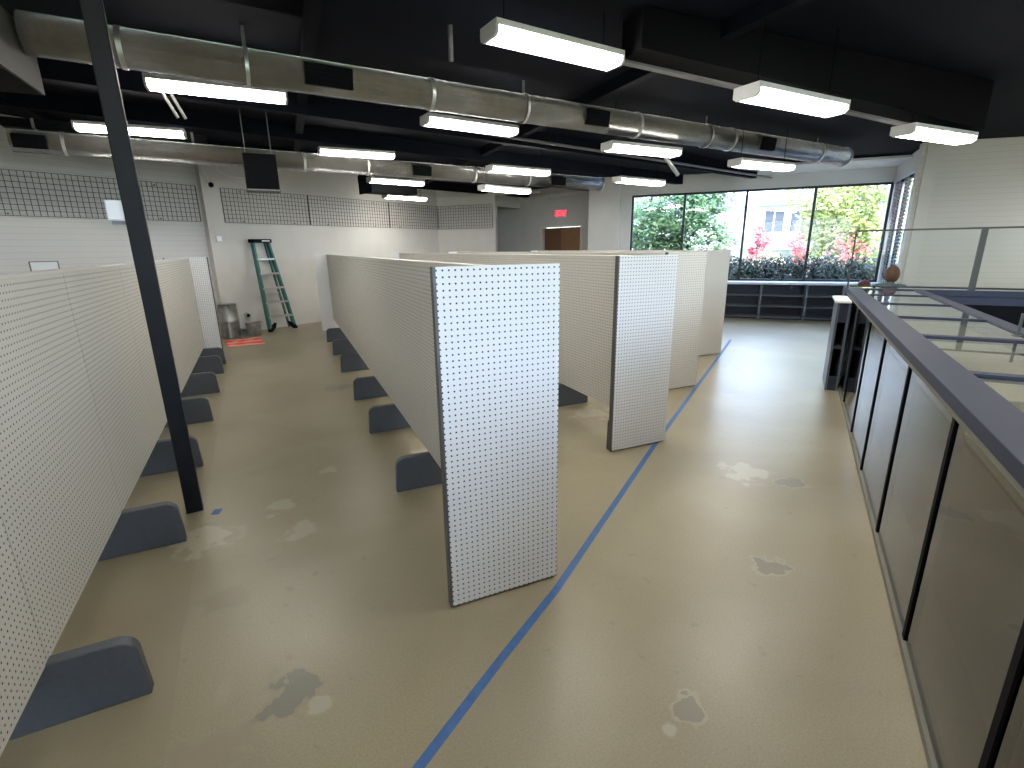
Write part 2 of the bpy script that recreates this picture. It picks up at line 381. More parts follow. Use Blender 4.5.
# ---------------------------------------------------------------- gridwall panels
def gridwall(P, az, s0, s1, label):
    t = thing('gridwall_panel', label, 'wire grid panel', (*on(P, az, s0), 2.14), az, 'wire grid panels hung high on the walls')
    L = s1 - s0; h = .62; bm = bmesh.new(); n = max(2, round(L/.078)); r = .0036
    for i in range(n+1):
        x = i*L/n; rr = r*1.6 if i in (0, n) else r; box(bm, x-rr, x+rr, -.035-rr, -.035+rr, 0, h)
    for j in range(9):
        z = j*h/8; box(bm, 0, L, -.035-r*2, -.035, z-r, z+r)
    obj('wire_grid', bm, 'wire', t)
    for x in (L*.2, L*.8):
        for z in (.02, h-.05): boxes('bracket', [(x-.008, x+.008, -.034, 0, z, z+.016)], 'wire', t)
from math import isclose
gl = [None, (-4.9, -1.66)]
gridwall(WL, AL, *gl[1], 'wire grid panel on left wall behind the black column')
gridwall(WL, AL, -1.22, .62, 'wire grid panel on left wall just right of the pilaster, above the ladder')
gridwall(WL, AL, .64, 2.95, 'wire grid panel on left wall, second right of the pilaster')
gridwall(WL, AL, 2.97, 4.78, 'wire grid panel on left wall ending at the room corner')
gridwall(CL, -44, .05, 1.72, 'wire grid panel on the short wall beside the recess')

# ---------------------------------------------------------------- exit wall: door, sign
d1 = struct(place(boxes('door_1', [(-.71, -.66, -.03, .05, 0, 2.18), (.67, .72, -.03, .05, 0, 2.18), (-.71, .72, -.03, .05, 2.13, 2.18)], 'jamb'), (*WE, 0), -68))
boxes('door_leaf', [(-.02, .66, .03, .07, .01, 2.12)], 'wood', d1, bevel=.004)
boxes('door_leaf', [(-.65, -.03, .06, .10, .01, 2.12)], 'wooddark', d1, bevel=.004)
bm = bmesh.new(); tube(bm, [(.56, .03, 1.0), (.56, -.03, 1.0), (.46, -.03, 1.0)], .011, 8); obj('door_handle', bm, 'alu', d1, smooth=True)
bm = bmesh.new(); tube(bm, [(-.12, .06, 1.0), (-.12, .0, 1.0), (-.22, .0, 1.0)], .011, 8); obj('door_handle', bm, 'alu', d1, smooth=True)
ex = thing('exit_sign', 'red lit exit sign on the grey wall above brown double doors', 'sign', (*on(WE, -68, .02), 2.38), -68)
boxes('sign_housing', [(-.17, .17, -.06, 0, 0, .20)], 'exitface', ex, bevel=.006)
def text_mesh(s, size, m, parent, loc, rot, name='lettering', ext=.003):
    cu = bpy.data.curves.new('t', 'FONT'); cu.body = s; cu.size = size; cu.align_x = 'CENTER'; cu.align_y = 'CENTER'; cu.extrude = ext; cu.offset = .004
    tmp = bpy.data.objects.new('t', cu); C.objects.link(tmp)
    me = bpy.data.meshes.new_from_object(tmp.evaluated_get(bpy.context.evaluated_depsgraph_get())); bpy.data.objects.remove(tmp)
    me.materials.clear(); me.materials.append(M[m]); o = bpy.data.objects.new(name, me); C.objects.link(o); o.parent = parent; o.location = loc; o.rotation_euler = rot
    return o
text_mesh('EXIT', .19, 'exitred', ex, (0, -.063, .10), (R(90), 0, 0))

# ---------------------------------------------------------------- pegboard rows
def rounded_foot(half, h, th, slope=.01, rad=.062, x0=None):
    pts = []
    def arc(cx, cz, a0, a1):
        return [(cx+rad*math.cos(R(a0+(a1-a0)*k/8)), cz+rad*math.sin(R(a0+(a1-a0)*k/8))) for k in range(9)]
    right = [(half, 0.0)] + arc(half-slope-rad, h-rad, 0, 90)
    pts = right + [(-x, z) for x, z in right[::-1]]
    bm = bmesh.new(); prism(bm, pts, -th/2, th/2, 'Y'); return bm
def make_foot(parent, y, half=.279, h=.242):
    return obj('foot', rounded_foot(half, h, .05), 'foot', parent, bevel=.006, loc=(0, y, .0))
def row(label, P, az, length, feet, near='pegx', far='brightend', cut=False, back=.0, hw=.268, fh=.279, fz=.242):
    """local +Y runs down the row, the near end panel stands at y = 0"""
    t = thing('pegboard_partition', label, 'partition', (P[0], P[1], 0), az, 'free-standing pegboard partitions')
    H = 1.52; zb = .245; th = .035
    ys = sorted(set([back] + [y for y in feet if y > back+.1] + [length]))
    for a, b in zip(ys[:-1], ys[1:]):
        for sgn in (-1, 1):
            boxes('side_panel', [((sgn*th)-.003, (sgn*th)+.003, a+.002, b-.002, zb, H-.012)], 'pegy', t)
    boxes('core_frame', [(-th+.003, th-.003, back+.01, length-.01, zb+.01, zb+.05), (-th+.003, th-.003, back+.01, length-.01, H-.06, H-.015)] +
          [(-th+.004, th-.004, y-.012, y+.012, zb+.01, H-.02) for y in ys[1:-1]] + [(-th+.004, th-.004, ys[0]+.01, ys[0]+.03, zb+.01, H-.02)], 'edge', t)
    boxes('top_cap', [(-th-.006, th+.006, back, length, H-.014, H)], 'cap', t, bevel=.002)
    for y in feet: make_foot(t, y, fh, fz)
    def endp(y, m, name, sg):
        e = boxes(name, [(-hw, hw, y-sg*.012 if sg > 0 else y, y if sg > 0 else y+.012, .012, H+.005)], m, t)
        if sg < 0: return
        f = boxes('edge_frame', [(a, b, min(y, y+sg*.022), max(y, y+sg*.022), .012, H+.004) for a, b in ((-hw, -hw+.018), (hw-.018, hw))] +
                  [(-hw+.018, hw-.018, min(y, y+sg*.022), max(y, y+sg*.022), z, z+.02) for z in (.05, .75, H-.03)], 'edge', e)
        boxes('edge_trim', [(-hw-.012, -hw-.0005, y-.013, y+.024, .012, H+.005)], 'edge', e)
        ft = obj('foot', rounded_foot(hw-.004, .25, .05, slope=.004, rad=.02), 'foot', e, bevel=.004, loc=(0, y+sg*.047, 0))
    if near: endp(0, near, 'end_panel', 1)
    if far: endp(length, far, 'end_panel', -1)
    return t
# row nearest the camera (A) and the three behind it
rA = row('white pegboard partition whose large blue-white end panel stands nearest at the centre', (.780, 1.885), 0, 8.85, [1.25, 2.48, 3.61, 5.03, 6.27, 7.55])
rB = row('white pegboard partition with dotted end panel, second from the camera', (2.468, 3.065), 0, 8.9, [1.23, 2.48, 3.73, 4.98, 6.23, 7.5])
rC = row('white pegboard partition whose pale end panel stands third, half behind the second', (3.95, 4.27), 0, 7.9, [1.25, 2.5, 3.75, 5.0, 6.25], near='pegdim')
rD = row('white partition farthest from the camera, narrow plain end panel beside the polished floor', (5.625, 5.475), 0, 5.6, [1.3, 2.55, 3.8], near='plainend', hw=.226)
# left row, slightly skewed, its near part runs past the camera
PL = (-.948, 1.9)
rL = row('long white pegboard partition filling the left edge of the photo', PL, 3.05, 6.62, [.02, 1.15, 2.30, 3.49, 4.63, 5.70, 6.35], near=None, far=None, back=-1.6, fh=.298, fz=.250)
# far end board of the left row faces the camera
e = boxes('end_panel', [(-.268, .268, 6.63, 6.642, .012, 1.525)], 'pegx', rL)
boxes('edge_frame', [(.256, .270, 6.62, 6.655, .012, 1.525), (-.270, -.256, 6.62, 6.655, .012, 1.525)], 'edge', e)

# ---------------------------------------------------------------- black column
col = thing('steel_column', 'black square steel column rising beside the left partition', 'column', (-.722, 3.445, 0), 8)
boxes('shaft', [(-.048, .042, -.042, .042, .0, deck_z(-.7)+.01)], 'column', col, bevel=.006)
boxes('base_plate', [(-.050, .044, -.044, .044, 0, .006)], 'column', col)
jb = thing('junction_box', 'white electrical box strapped to the left side of black column', 'electrical box', (-.80, 3.44, 1.75), 8)
boxes('box_body', [(-.045, .032, -.03, .03, .01, .115)], 'white', jb, bevel=.004)
boxes('cover_plate', [(-.04, .02, -.036, -.03, .016, .109)], 'white', jb, bevel=.002)
boxes('clamp', [(-.03, .03, -.034, .0, -.008, .01)], 'grey', jb)

# blue tape
def strip(name, pts, wd, m, z=.0006):
    bm = bmesh.new(); L = []; Rr = []
    for i, p in enumerate(pts):
        p = Vector((*p, 0)); a = Vector((*pts[max(0, i-1)], 0)); b = Vector((*pts[min(len(pts)-1, i+1)], 0)); d = (b-a).normalized(); n = Vector((-d.y, d.x, 0))
        L.append(bm.verts.new(p+n*wd/2+Vector((0, 0, z)))); Rr.append(bm.verts.new(p-n*wd/2+Vector((0, 0, z))))
    for i in range(len(pts)-1): bm.faces.new((L[i], Rr[i], Rr[i+1], L[i+1]))
    r = bmesh.ops.extrude_face_region(bm, geom=bm.faces[:]); bmesh.ops.translate(bm, vec=(0, 0, -z+.0001), verts=[v for v in r['geom'] if isinstance(v, bmesh.types.BMVert)])
    return obj(name, bm, m)
tag(strip('floor_tape', [(.02, 1.08), (.192, 1.224), (.60, 1.515), (.999, 1.787), (1.80, 2.405), (2.57, 3.0), (4.1, 4.15), (5.78, 5.405), (6.9, 6.25)], .037, 'tape'), 'long straight strip of blue painter tape running diagonally across the floor', 'tape')
tag(strip('tape_scrap', [(-.600, 3.315), (-.585, 3.385)], .05, 'tape'), 'small square scrap of blue tape on the floor beside black column', 'tape')

# ---------------------------------------------------------------- ladder
lad = thing('step_ladder', 'green fibreglass step ladder with black top leaning folded against the wall', 'ladder', (-.225, 11.39, 0), 35)
top = Vector((-.03, .33, 1.80)); wbt, wtp = .285, .165
def lp(sx, k, off=0): # point on a rail
    b = Vector((sx*wbt, off, .0)); t_ = top + Vector((sx*wtp, off*.6, 0)); return b.lerp(t_, k)
def rail_mesh(sx, off, wd, dp):
    bm = bmesh.new(); a = lp(sx, .02, off); b = lp(sx, .985, off); vs = []
    for p in (a, b):
        vs.append([bm.verts.new(p+Vector((x, y, 0))) for x, y in ((-wd, -dp), (wd, -dp), (wd, dp), (-wd, dp))])
    for i in range(4): bm.faces.new((vs[0][i], vs[0][(i+1) % 4], vs[1][(i+1) % 4], vs[1][i]))
    bm.faces.new(vs[0][::-1]); bm.faces.new(vs[1]); return bm
for sx in (-1, 1):
    o = obj('front_rail', rail_mesh(sx, 0, .020, .046), 'green', lad)
    obj('rear_rail', rail_mesh(sx*.84-.10, .075, .016, .022), 'green', lad)
    bm = bmesh.new(); a = lp(sx, 0); prism(bm, [(a.x-sx*.02, 0), (a.x+sx*.035, 0), (a.x+sx*.02, .06), (a.x-sx*.13, .17), (a.x-sx*.10, .08)], -.045, .045, 'Y'); obj('foot', bm, 'black', lad)
for k in (.16, .32, .48, .64, .80):
    a, b = lp(-1, k), lp(1, k); bm = bmesh.new(); box(bm, a.x, b.x, a.y-.05, a.y+.04, a.z-.018, a.z+.018); obj('step', bm, 'alu', lad)
for k in (.22, .42, .62): 
    a, b = lp(-.94, k, .09), lp(.74, k, .09); bm = bmesh.new(); box(bm, a.x, b.x, a.y-.01, a.y+.01, a.z-.01, a.z+.01); obj('rear_brace', bm, 'alu', lad)
cp = boxes('top_cap', [(top.x-.20, top.x+.20, top.y-.10, top.y+.11, 1.765, 1.835)], 'black', lad, bevel=.012)
boxes('cap_sticker', [(top.x-.02, top.x+.15, top.y-.103, top.y-.1, 1.785, 1.812)], 'white', cp)
# ---------------------------------------------------------------- metal cans, junk
can = thing('duct_section', 'tall upright galvanised metal duct section standing by the wall', 'duct pipe', (-1.13, 10.86, 0), 0)
bm = bmesh.new()
prof = [(0, .158), (.02, .165), (.30, .165), (.31, .171), (.33, .171), (.34, .163), (.55, .163), (.64, .16)]
tube(bm, [(0, 0, z) for z, r in prof], [r for z, r in prof], 28, caps=False)
bmesh.ops.solidify(bm, geom=bm.faces[:], thickness=.004)
obj('shell', bm, 'galv', can, smooth=True)
bm = bmesh.new(); tube(bm, [(0, 0, .60), (0, 0, .612)], .157, 28); obj('end_cap', bm, 'grey', can)
bm = bmesh.new(); box(bm, -.01, .01, -.172, -.162, .02, .62); obj('seam', bm, 'galv', can)
c2 = thing('metal_pail', 'small galvanised pail beside the tall duct section', 'pail', (-.74, 10.98, 0), 20)
bm = bmesh.new(); tube(bm, [(0, 0, 0), (0, 0, .01), (0, 0, .24), (0, 0, .255)], [.125, .128, .14, .145], 24, caps=False); bmesh.ops.solidify(bm, geom=bm.faces[:], thickness=.003)
bmesh.ops.create_circle(bm, cap_ends=True, radius=.125, segments=24); obj('body', bm, 'galv', c2, smooth=True)
bm = bmesh.new(); tube(bm, [(.145*math.cos(R(a)), -.03-.08*math.sin(R(a)), .235+.0*a) for a in range(0, 181, 15)], .004, 6); obj('handle', bm, 'alu', c2, smooth=True)
c3 = thing('metal_collar', 'dark round metal collar lying between the duct section and pail', 'metal ring', (-.895, 10.72, .085), 30)
bm = bmesh.new(); tube(bm, [(0, -.045, 0), (0, .045, 0)], .082, 20, caps=False); bmesh.ops.solidify(bm, geom=bm.faces[:], thickness=.006); obj('ring', bm, 'galv', c3, smooth=True)
bm = bmesh.new(); tube(bm, [(0, .02, 0), (0, .03, 0)], .075, 20); obj('damper_plate', bm, 'grey', c3)
o = thing('wall_outlet', 'small dark round outlet fitting low on the wall above the pail', 'outlet', (*on(WL, AL, -1.06, 0), .34), AL)
bm = bmesh.new(); tube(bm, [(0, 0, 0), (0, -.05, 0)], .062, 18); obj('collar', bm, 'galv', o, smooth=False)
bm = bmesh.new(); tube(bm, [(0, -.05, 0), (0, -.056, 0)], .035, 18); obj('socket_face', bm, 'black', o)
jk = thing('red_netting', 'folded pile of orange-red plastic netting on the floor by the wall', 'netting', (-.87, 10.15, 0), 8)
for i in range(7):
    bm = bmesh.new(); n = 14; y0 = -.36+i*.1; rows = []
    for a in range(n+1):
        x = -.28+.56*a/n; rows.append([(x+.02*math.sin(i*2+a), y0+.02*math.sin(a*1.3+i), .012+.012*(1+math.sin(a*.9+i*1.7))+.01*(i % 2)) for _ in (0,)][0])
    tube(bm, rows, .034, 6); bmesh.ops.scale(bm, vec=(1, 1, .42), verts=bm.verts[:]); obj('fold', bm, 'orange' if i % 3 else 'orangelt', jk, smooth=True)
# little framed card behind the left partition
sf = thing('wire_sign_holder', 'small white framed card clipped on the left wall above partition', 'sign holder', (*on(WL, AL, -4.00, 0), 1.33), AL)
boxes('card_frame', [(-.17, .17, -.02, -.0, 0, .012), (-.17, .17, -.02, 0, .155, .167), (-.17, -.158, -.02, 0, 0, .167), (.158, .17, -.02, 0, 0, .167)], 'grey', sf)
boxes('card', [(-.158, .158, -.012, -.002, .012, .155)], 'white', sf)

# ---------------------------------------------------------------- ceiling lights
def make_light():
    t = thing('ceiling_light', '', 'ceiling light')
    L = .575; W = .105
    boxes('housing', [(-L, L, -W-.008, W+.008, .055, .095)], 'housing', t, bevel=.006)
    bm = bmesh.new(); pts = [(-W, .055), (-W, .02), (-W+.03, 0), (W-.03, 0), (W, .02), (W, .055)]
    prism(bm, pts, -L+.022, L-.022, 'X'); obj('diffuser', bm, 'lens', t)
    for s in (-1, 1):
        bm = bmesh.new(); pts = [(-W-.006, .06), (-W-.006, .017), (-W+.027, -.004), (W-.027, -.004), (W+.006, .017), (W+.006, .06)]
        prism(bm, pts, s*L-.0 if s < 0 else L-.022, -L+.022 if s < 0 else L, 'X'); obj('end_cap', bm, 'housing', t)
    return t
lights = [ # midpoint x, y, az, label
 ((1.44, 3.69), (2.69, 3.87), 'largest ceiling light at top centre, nearest the camera'),
 ((-.97, 5.81), (.22, 5.86), 'long ceiling light just right of the black column, under the big duct'),
 ((-2.12, 7.95), (-.94, 7.99), 'ceiling light crossed by the black column'),
 ((1.63, 6.25), (2.95, 6.46), 'ceiling light under the middle of the big duct'),
 ((.61, 8.63), (1.82, 8.67), 'ceiling light right of the hanging black box'),
 ((3.67, 9.41), (5.12, 9.65), 'ceiling light above the second duct, left of a small black vent'),
 ((1.79, 11.68), (3.12, 12.01), 'ceiling light below the second duct, upper of the stacked pair'),
 ((2.71, 15.04), (4.09, 15.62), 'ceiling light below the second duct, lower of the stacked pair'),
 ((4.64, 12.41), (6.25, 12.93), 'ceiling light before the grey recess'),
 ((4.59, 6.89), (6.11, 7.0), 'ceiling light hanging left of the big duct, above the second partition'),
 ((7.02, 10.05), (8.61, 10.35), 'ceiling light over the left end of window, the smallest of the right group'),
 ((4.35, 4.11), (5.99, 4.24), 'ceiling light right of the big duct on black beam, middle one'),
 ((7.77, 7.42), (9.44, 7.52), 'ceiling light over the window beneath the duct end'),
 ((7.83, 4.62), (9.53, 4.66), 'rightmost ceiling light, beside the ribbed wall'),
]
def unproj(px, py, z):
    d = fw + r2*((px-512)/F_PX) + u2*((384-py)/F_PX); k = (z-1.59)/d.z; return Vector((0, 0, 1.59)) + d*k
proto = None
for i, (a, b, lb) in enumerate(lights):
    a = Vector((*a, 3.0)); b = Vector((*b, 3.0)); c0 = Vector((0, 0, 1.59))
    ln = (b-a).length; k = 1.22/ln
    if i == 1: k = (3.0-1.59)/1.41
    a = c0+(a-c0)*k; b = c0+(b-c0)*k; mid = (a+b)/2
    if i == 7: mid.y -= .0
    o = make_light() if proto is None else copy_tree(proto)
    if proto is None: proto = o
    o.location = mid; o.rotation_euler = (0, -math.atan2(b.z-a.z, (b-a).xy.length), math.atan2(b.y-a.y, b.x-a.x))
    o['label'] = lb; o['group'] = 'ceiling lights'
    # two stems up to the roof deck
    for s in (-.45, .45):
        p = mid + Vector((math.cos(o.rotation_euler.z)*s, math.sin(o.rotation_euler.z)*s, .09))
        bm = bmesh.new(); h = deck_z(p.x)-p.z+.01
        bm2 = bm; box(bm2, s-.003, s+.003, -.003, .003, .09, .09+h); obj('hanger', bm2, 'black', o)

# unseen extra lights, added overhead and behind the viewpoint to brighten the room
for i, (x, y) in enumerate(((-3.4, 1.1), (-.6, 1.2), (2.3, 1.4), (5.4, 1.6), (-2.0, -1.5), (1.2, -1.4), (4.6, -1.2), (8.5, 1.9), (-4.6, 3.6), (-4.9, 6.0), (10.6, 2.6), (11.8, .6))):
    o = copy_tree(proto); o.location = (x, y, 3.02-.058*x); o.rotation_euler = (0, R(3.3), R(5)); o['group'] = 'ceiling lights'
    o['label'] = 'unseen ceiling light added to brighten the room, ' + ['far left', 'left of the viewpoint', 'right of the viewpoint', 'above the showcase', 'behind left', 'behind centre', 'behind right', 'above the back of the showcase', 'left wall, near', 'left wall, far', 'near the ribbed wall', 'near the far right wall'][i]
# ---------------------------------------------------------------- ducts
def tilt(o, a, b):
    a = Vector(a); b = Vector(b); d = b-a
    o.location = a; o.rotation_euler = (0, -math.atan2(d.z, d.xy.length), math.atan2(d.y, d.x)); return d.length
D1a, D1b = (-1.52, 5.12, 3.115), (8.43, 5.75, 2.93)
t1 = thing('spiral_duct', 'large round galvanised spiral duct crossing the whole ceiling', 'duct'); L1 = tilt(t1, D1a, D1b)
def duct_body(t, L, r, collars, end_open=True):
    bm = bmesh.new(); tube(bm, [(0, 0, 0), (L, 0, 0)], r, 40, caps=False); bmesh.ops.solidify(bm, geom=bm.faces[:], thickness=.004); obj('duct_pipe', bm, 'duct', t, smooth=True)
    for c in collars:
        bm = bmesh.new(); tube(bm, [(c, 0, 0), (c+.035, 0, 0)], r+.007, 40, caps=True); obj('collar', bm, 'galv', t)
duct_body(t1, L1, .138, [.55, 3.0, 5.6, 7.25, L1-.04])
def grille(t, x, wd, h, r, ang=-40):
    e = bpy.data.objects.new('register', bpy.data.meshes.new('register')); bpy.data.objects.remove(e)
    bm = bmesh.new(); box(bm, x-wd/2, x+wd/2, -h/2, h/2, r-.03, r+.035)
    o = obj('register', bm, 'black', t); o.rotation_euler = (R(90-ang), 0, 0)
    bm = bmesh.new()
    for k in range(4): box(bm, x-wd/2+.01, x+wd/2-.01, -h/2+.02+k*(h-.04)/3-.004, -h/2+.02+k*(h-.04)/3+.004, r+.035, r+.041)
    obj('louver', bm, 'beam', o)
for x, wd in ((2.05, .40), (4.95, .30), (7.9, .26)): grille(t1, x, wd, .16, .138, -8)
D2a, D2b = (-2.95, 8.68, 2.97), (6.5, 9.85, 2.915)
t2 = thing('spiral_duct', 'thinner round galvanised duct running high along the back left wall', 'duct'); L2 = tilt(t2, D2a, D2b)
duct_body(t2, L2, .135, [.5, 3.4, 6.4, L2-.03])
for x in (.2, 5.35, 8.3): grille(t2, x, .32, .16, .135, -8)
# hanger straps
for (t, xs, r) in ((t1, (1.4, 4.05, 6.8, 9.2), .138), (t2, (1.2, 4.4, 7.6), .135)):
    for x in xs:
        bm = bmesh.new(); tube(bm, [(x, 0, 0), (x+.03, 0, 0)], r+.008, 32, caps=False); obj('hanger_band', bm, 'galv', t, smooth=True)
        boxes('hanger_strap', [(x, x+.03, -.003, .003, r, r+.34 if t is t1 else r+.5)], 'grey', t)
# black box above the second duct near left wall, hanging heater, low black box
hb = thing('unit_heater', 'black square box hanging in front of the thinner duct', 'heater', (-.16, 7.62, 2.36), 4)
boxes('cabinet', [(-.19, .19, -.15, .15, 0, .42)], 'black', hb, bevel=.01)
boxes('bottom_lip', [(-.2, .2, -.16, .16, -.02, .0)], 'grey', hb)
boxes('hanger_rod', [(x-.006, x+.006, -.006, .006, .42, deck_z(0)-2.36+.01) for x in (-.15, .15)], 'grey', hb)
b2 = thing('black_duct_box', 'low black box under the ceiling beside the stacked pair of lights', 'duct box', (1.95, 11.3, 2.74), 20)
boxes('box_shell', [(-.28, .8, -.25, .25, 0, .30)], 'black', b2, bevel=.01)
boxes('flange', [(-.30, -.27, -.27, .27, -.02, .32)], 'beam', b2)
boxes('hanger_rod', [(x-.006, x+.006, -.006, .006, .3, deck_z(2)-2.74+.01) for x in (-.15, .65)], 'grey', b2)
b3 = thing('black_pipe_insulation', 'black insulated flat run lying on top of the thinner duct at left', 'pipe', (-3.02, 8.74, 3.125), 7)
boxes('casing', [(0, 2.2, -.10, .10, .0, .11)], 'black', b3, bevel=.02)
boxes('strap', [(x, x+.03, -.105, .105, -.002, .113) for x in (.3, 1.2, 2.0)], 'grey', b3)
# bulkhead with the three right-hand lights
bk = thing('black_bulkhead_duct', 'big black rectangular duct box over the right-hand row of lights', 'duct box', (0, 3.80, 0), -4.0)
bm = bmesh.new(); prism(bm, [(2.65, 3.03), (6.85, 2.72), (6.85, 3.165), (2.65, 3.30)], -.12, .16, 'Y'); obj('duct_casing', bm, 'bulk', bk)
bm = bmesh.new(); prism(bm, [(2.2, 3.045), (6.84, 2.70), (6.84, 2.73), (2.2, 3.075)], .12, .19, 'Y'); obj('edge_channel', bm, 'grey', bk)
# soffit box on the left
sb = thing('grey_duct_box', 'grey rectangular duct box corner at the top left', 'duct box', (-1.55, 5.38, 2.78), 1.5)
boxes('duct_casing', [(-1.6, 0, -2.6, 0, 0, .42)], 'soffit', sb)
boxes('seam_flange', [(-1.6, .008, -.95, -.93, -.008, .42)], 'grey', sb)
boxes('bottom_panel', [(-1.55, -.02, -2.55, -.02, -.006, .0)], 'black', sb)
# joists
for i, (y, z) in enumerate(((1.2, .30), (7.0, .22), (8.6, .20), (10.6, .22), (13.0, .2))):
    bm = bmesh.new(); prism(bm, [(-7.7, deck_z(-7.7)-z), (13.5 if y < 5 else 9.0, deck_z(13.5 if y < 5 else 9.0)-z), (13.5 if y < 5 else 9.0, deck_z(13.5 if y < 5 else 9.0)+.02), (-7.7, deck_z(-7.7)+.02)], -.06, .06, 'Y')
    o = struct(obj('ceiling_beam', bm, 'beam')); place(o, (0, y, 0), 6)
for i, x in enumerate((-2.8, .4, 3.4)):
    bm = bmesh.new(); box(bm, x-.05, x+.05, -2, 13.5, deck_z(x)-.12, deck_z(x)+.01); struct(obj('ceiling_joist', bm, 'beam'))
# loose conduits and brackets in the ceiling
def conduit(a, b, r, label, m='grey'):
    bm = bmesh.new(); tube(bm, [a, b], r, 10); return tag(obj('ceiling_conduit', bm, m, smooth=True), label, 'conduit')
P_ = lambda x, y, z: tuple(unproj(x, y, z))
conduit((-1.03, 6.08, 3.40), (-.79, 6.16, 2.85), .014, 'pair of short grey conduits between two lights left, left one', 'alu')
conduit((-.95, 6.02, 3.40), (-.73, 6.18, 2.85), .014, 'pair of short grey conduits between two lights left, right one', 'alu')
conduit((1.44, 4.43, 3.34), (1.46, 4.50, 3.10), .02, 'short grey pipe stub above the big duct')
conduit((5.40, 6.52, 2.95), (5.73, 6.53, 2.65), .03, 'short grey diagonal brace below the light left of window', 'alu')
conduit((2.0, 6.9, 3.14), (9.4, 7.9, 2.92), .02, 'long dark conduit parallel to the big duct')

# ---------------------------------------------------------------- low shelves beneath the window
SG = 1.0
for i in range(6):
    a = -1.99 + .87*i - 0.0; a = .61 - .87*3 + .87*i; b = a+.87
    if b > 2.80: b = 2.76
    if a > 2.6: break
    lb = ['low dark shelf unit under window hidden mostly behind the farthest partition, leftmost', 'low dark shelf unit under window directly behind the partitions', 'low dark shelf unit under window, just right of the farthest partition',
          'low dark shelf unit under window, in the middle of the open floor end', 'low dark shelf unit under window, left of the showcase end', 'low dark shelf unit under window in the room corner'][i]
    t = thing('low_shelf_unit', lb, 'shelf unit', (*on(WG, -47, 0, .40), 0), -47, 'low shelf units beneath the window')
    boxes('side', [(a, a+.02, 0, .39, .0, .75)], 'shelfedge', t); boxes('side', [(b-.02, b, 0, .39, 0, .75)], 'shelfedge', t)
    boxes('back_panel', [(a+.02, b-.02, .375, .39, .0, .75)], 'navy', t)
    for z in (.06, .29, .52): boxes('shelf', [(a+.02, b-.02, .004, .375, z-.018, z)], 'shelfedge' if z else 'navy', t)
    boxes('kick_board', [(a+.02, b-.02, .05, .065, 0, .042)], 'navy', t)
o = tag(place(boxes('window_counter', [(-2.7, 2.76, -.02, .40, .752, .80)], 'lavender', bevel=.006), (*on(WG, -47, 0, .40), 0), -47), 'long pale lavender counter top over the low shelves along the window', 'counter top')

# ---------------------------------------------------------------- glass showcase
PC = (3.2483, 1.7520); AC = 36.63
s0, s1, DEP = -4.9, 3.78, .74
case = thing('glass_showcase', 'long glass-topped showcase counter with grey rails along the right side', 'showcase', (*PC, 0), AC)
# local: x = along, y negative = away from the aisle
bm = bmesh.new(); prism(bm, [(0, 1.012), (0, 1.062), (-.145, 1.062), (-.145, 1.036), (-.05, 1.036), (-.05, 1.012)], s0, s1, 'X'); obj('front_top_rail', bm, 'rail', case, bevel=.003)
boxes('back_rail', [(s0, s1, -DEP, -DEP+.09, .992, 1.062)], 'rail', case, bevel=.004)
boxes('end_rail', [(s1-.07, s1, -DEP+.09, -.145, 1.0, 1.062)], 'rail', case, bevel=.003)
divs = [-3.9, -2.9, -1.93, -.94, .09, 1.01, 2.02, 2.95]
for k, q in enumerate(divs): boxes('cross_rail', [(q-.03 if q < 1 else q-.018, q+.03 if q < 1 else q+.018, -DEP+.09, -.145, 1.03, 1.060)], 'rail', case)
ed = [s0] + divs + [s1-.07]
for a, b in zip(ed[:-1], ed[1:]): boxes('top_pane', [(a+.03, b-.03, -DEP+.085, -.14, 1.045, 1.051)], 'topglass', case)
boxes('base_rail', [(s0, s1, -.05, -.004, .0, .03)], 'caseback', case); boxes('base_rail', [(s0, s1, -DEP, -DEP+.03, 0, .992)], 'caseback', case)
gaps = [-4.06, -3.15, -2.26, -1.41, -.51, .40, 1.25, 2.22, 3.05]
for q in gaps: boxes('front_post', [(q-.017, q+.017, -.05, -.013, .03, .988)], 'black', case)
boxes('top_channel', [(s0, s1, -.05, -.006, .988, 1.012)], 'caseback', case)
ed = [s0] + gaps + [s1]
for a, b in zip(ed[:-1], ed[1:]): boxes('front_pane', [(a+.018, b-.018, -.026, -.020, .03, .988)], 'frontglass', case)
boxes('inner_back', [(s0+.02, s1-.02, -.20, -.19, .03, .72)], 'caseback', case)
boxes('display_deck', [(s0+.02, s1-.02, -DEP+.04, -.06, .90, .92)], 'casein', case)
boxes('end_side', [(s1-.02, s1, -DEP+.03, -.05, 0, 1.0)], 'rail', case)
# little rod standing on the top glass
rd = thing('display_rod', 'thin grey rod standing on the glass top of the long showcase', 'rod', (*on(PC, AC, .22, .60), 1.062), AC)
boxes('rod', [(-.006, .006, -.006, .006, .006, .13)], 'post', rd); boxes('rod_base', [(-.02, .02, -.02, .02, 0, .006)], 'post', rd)
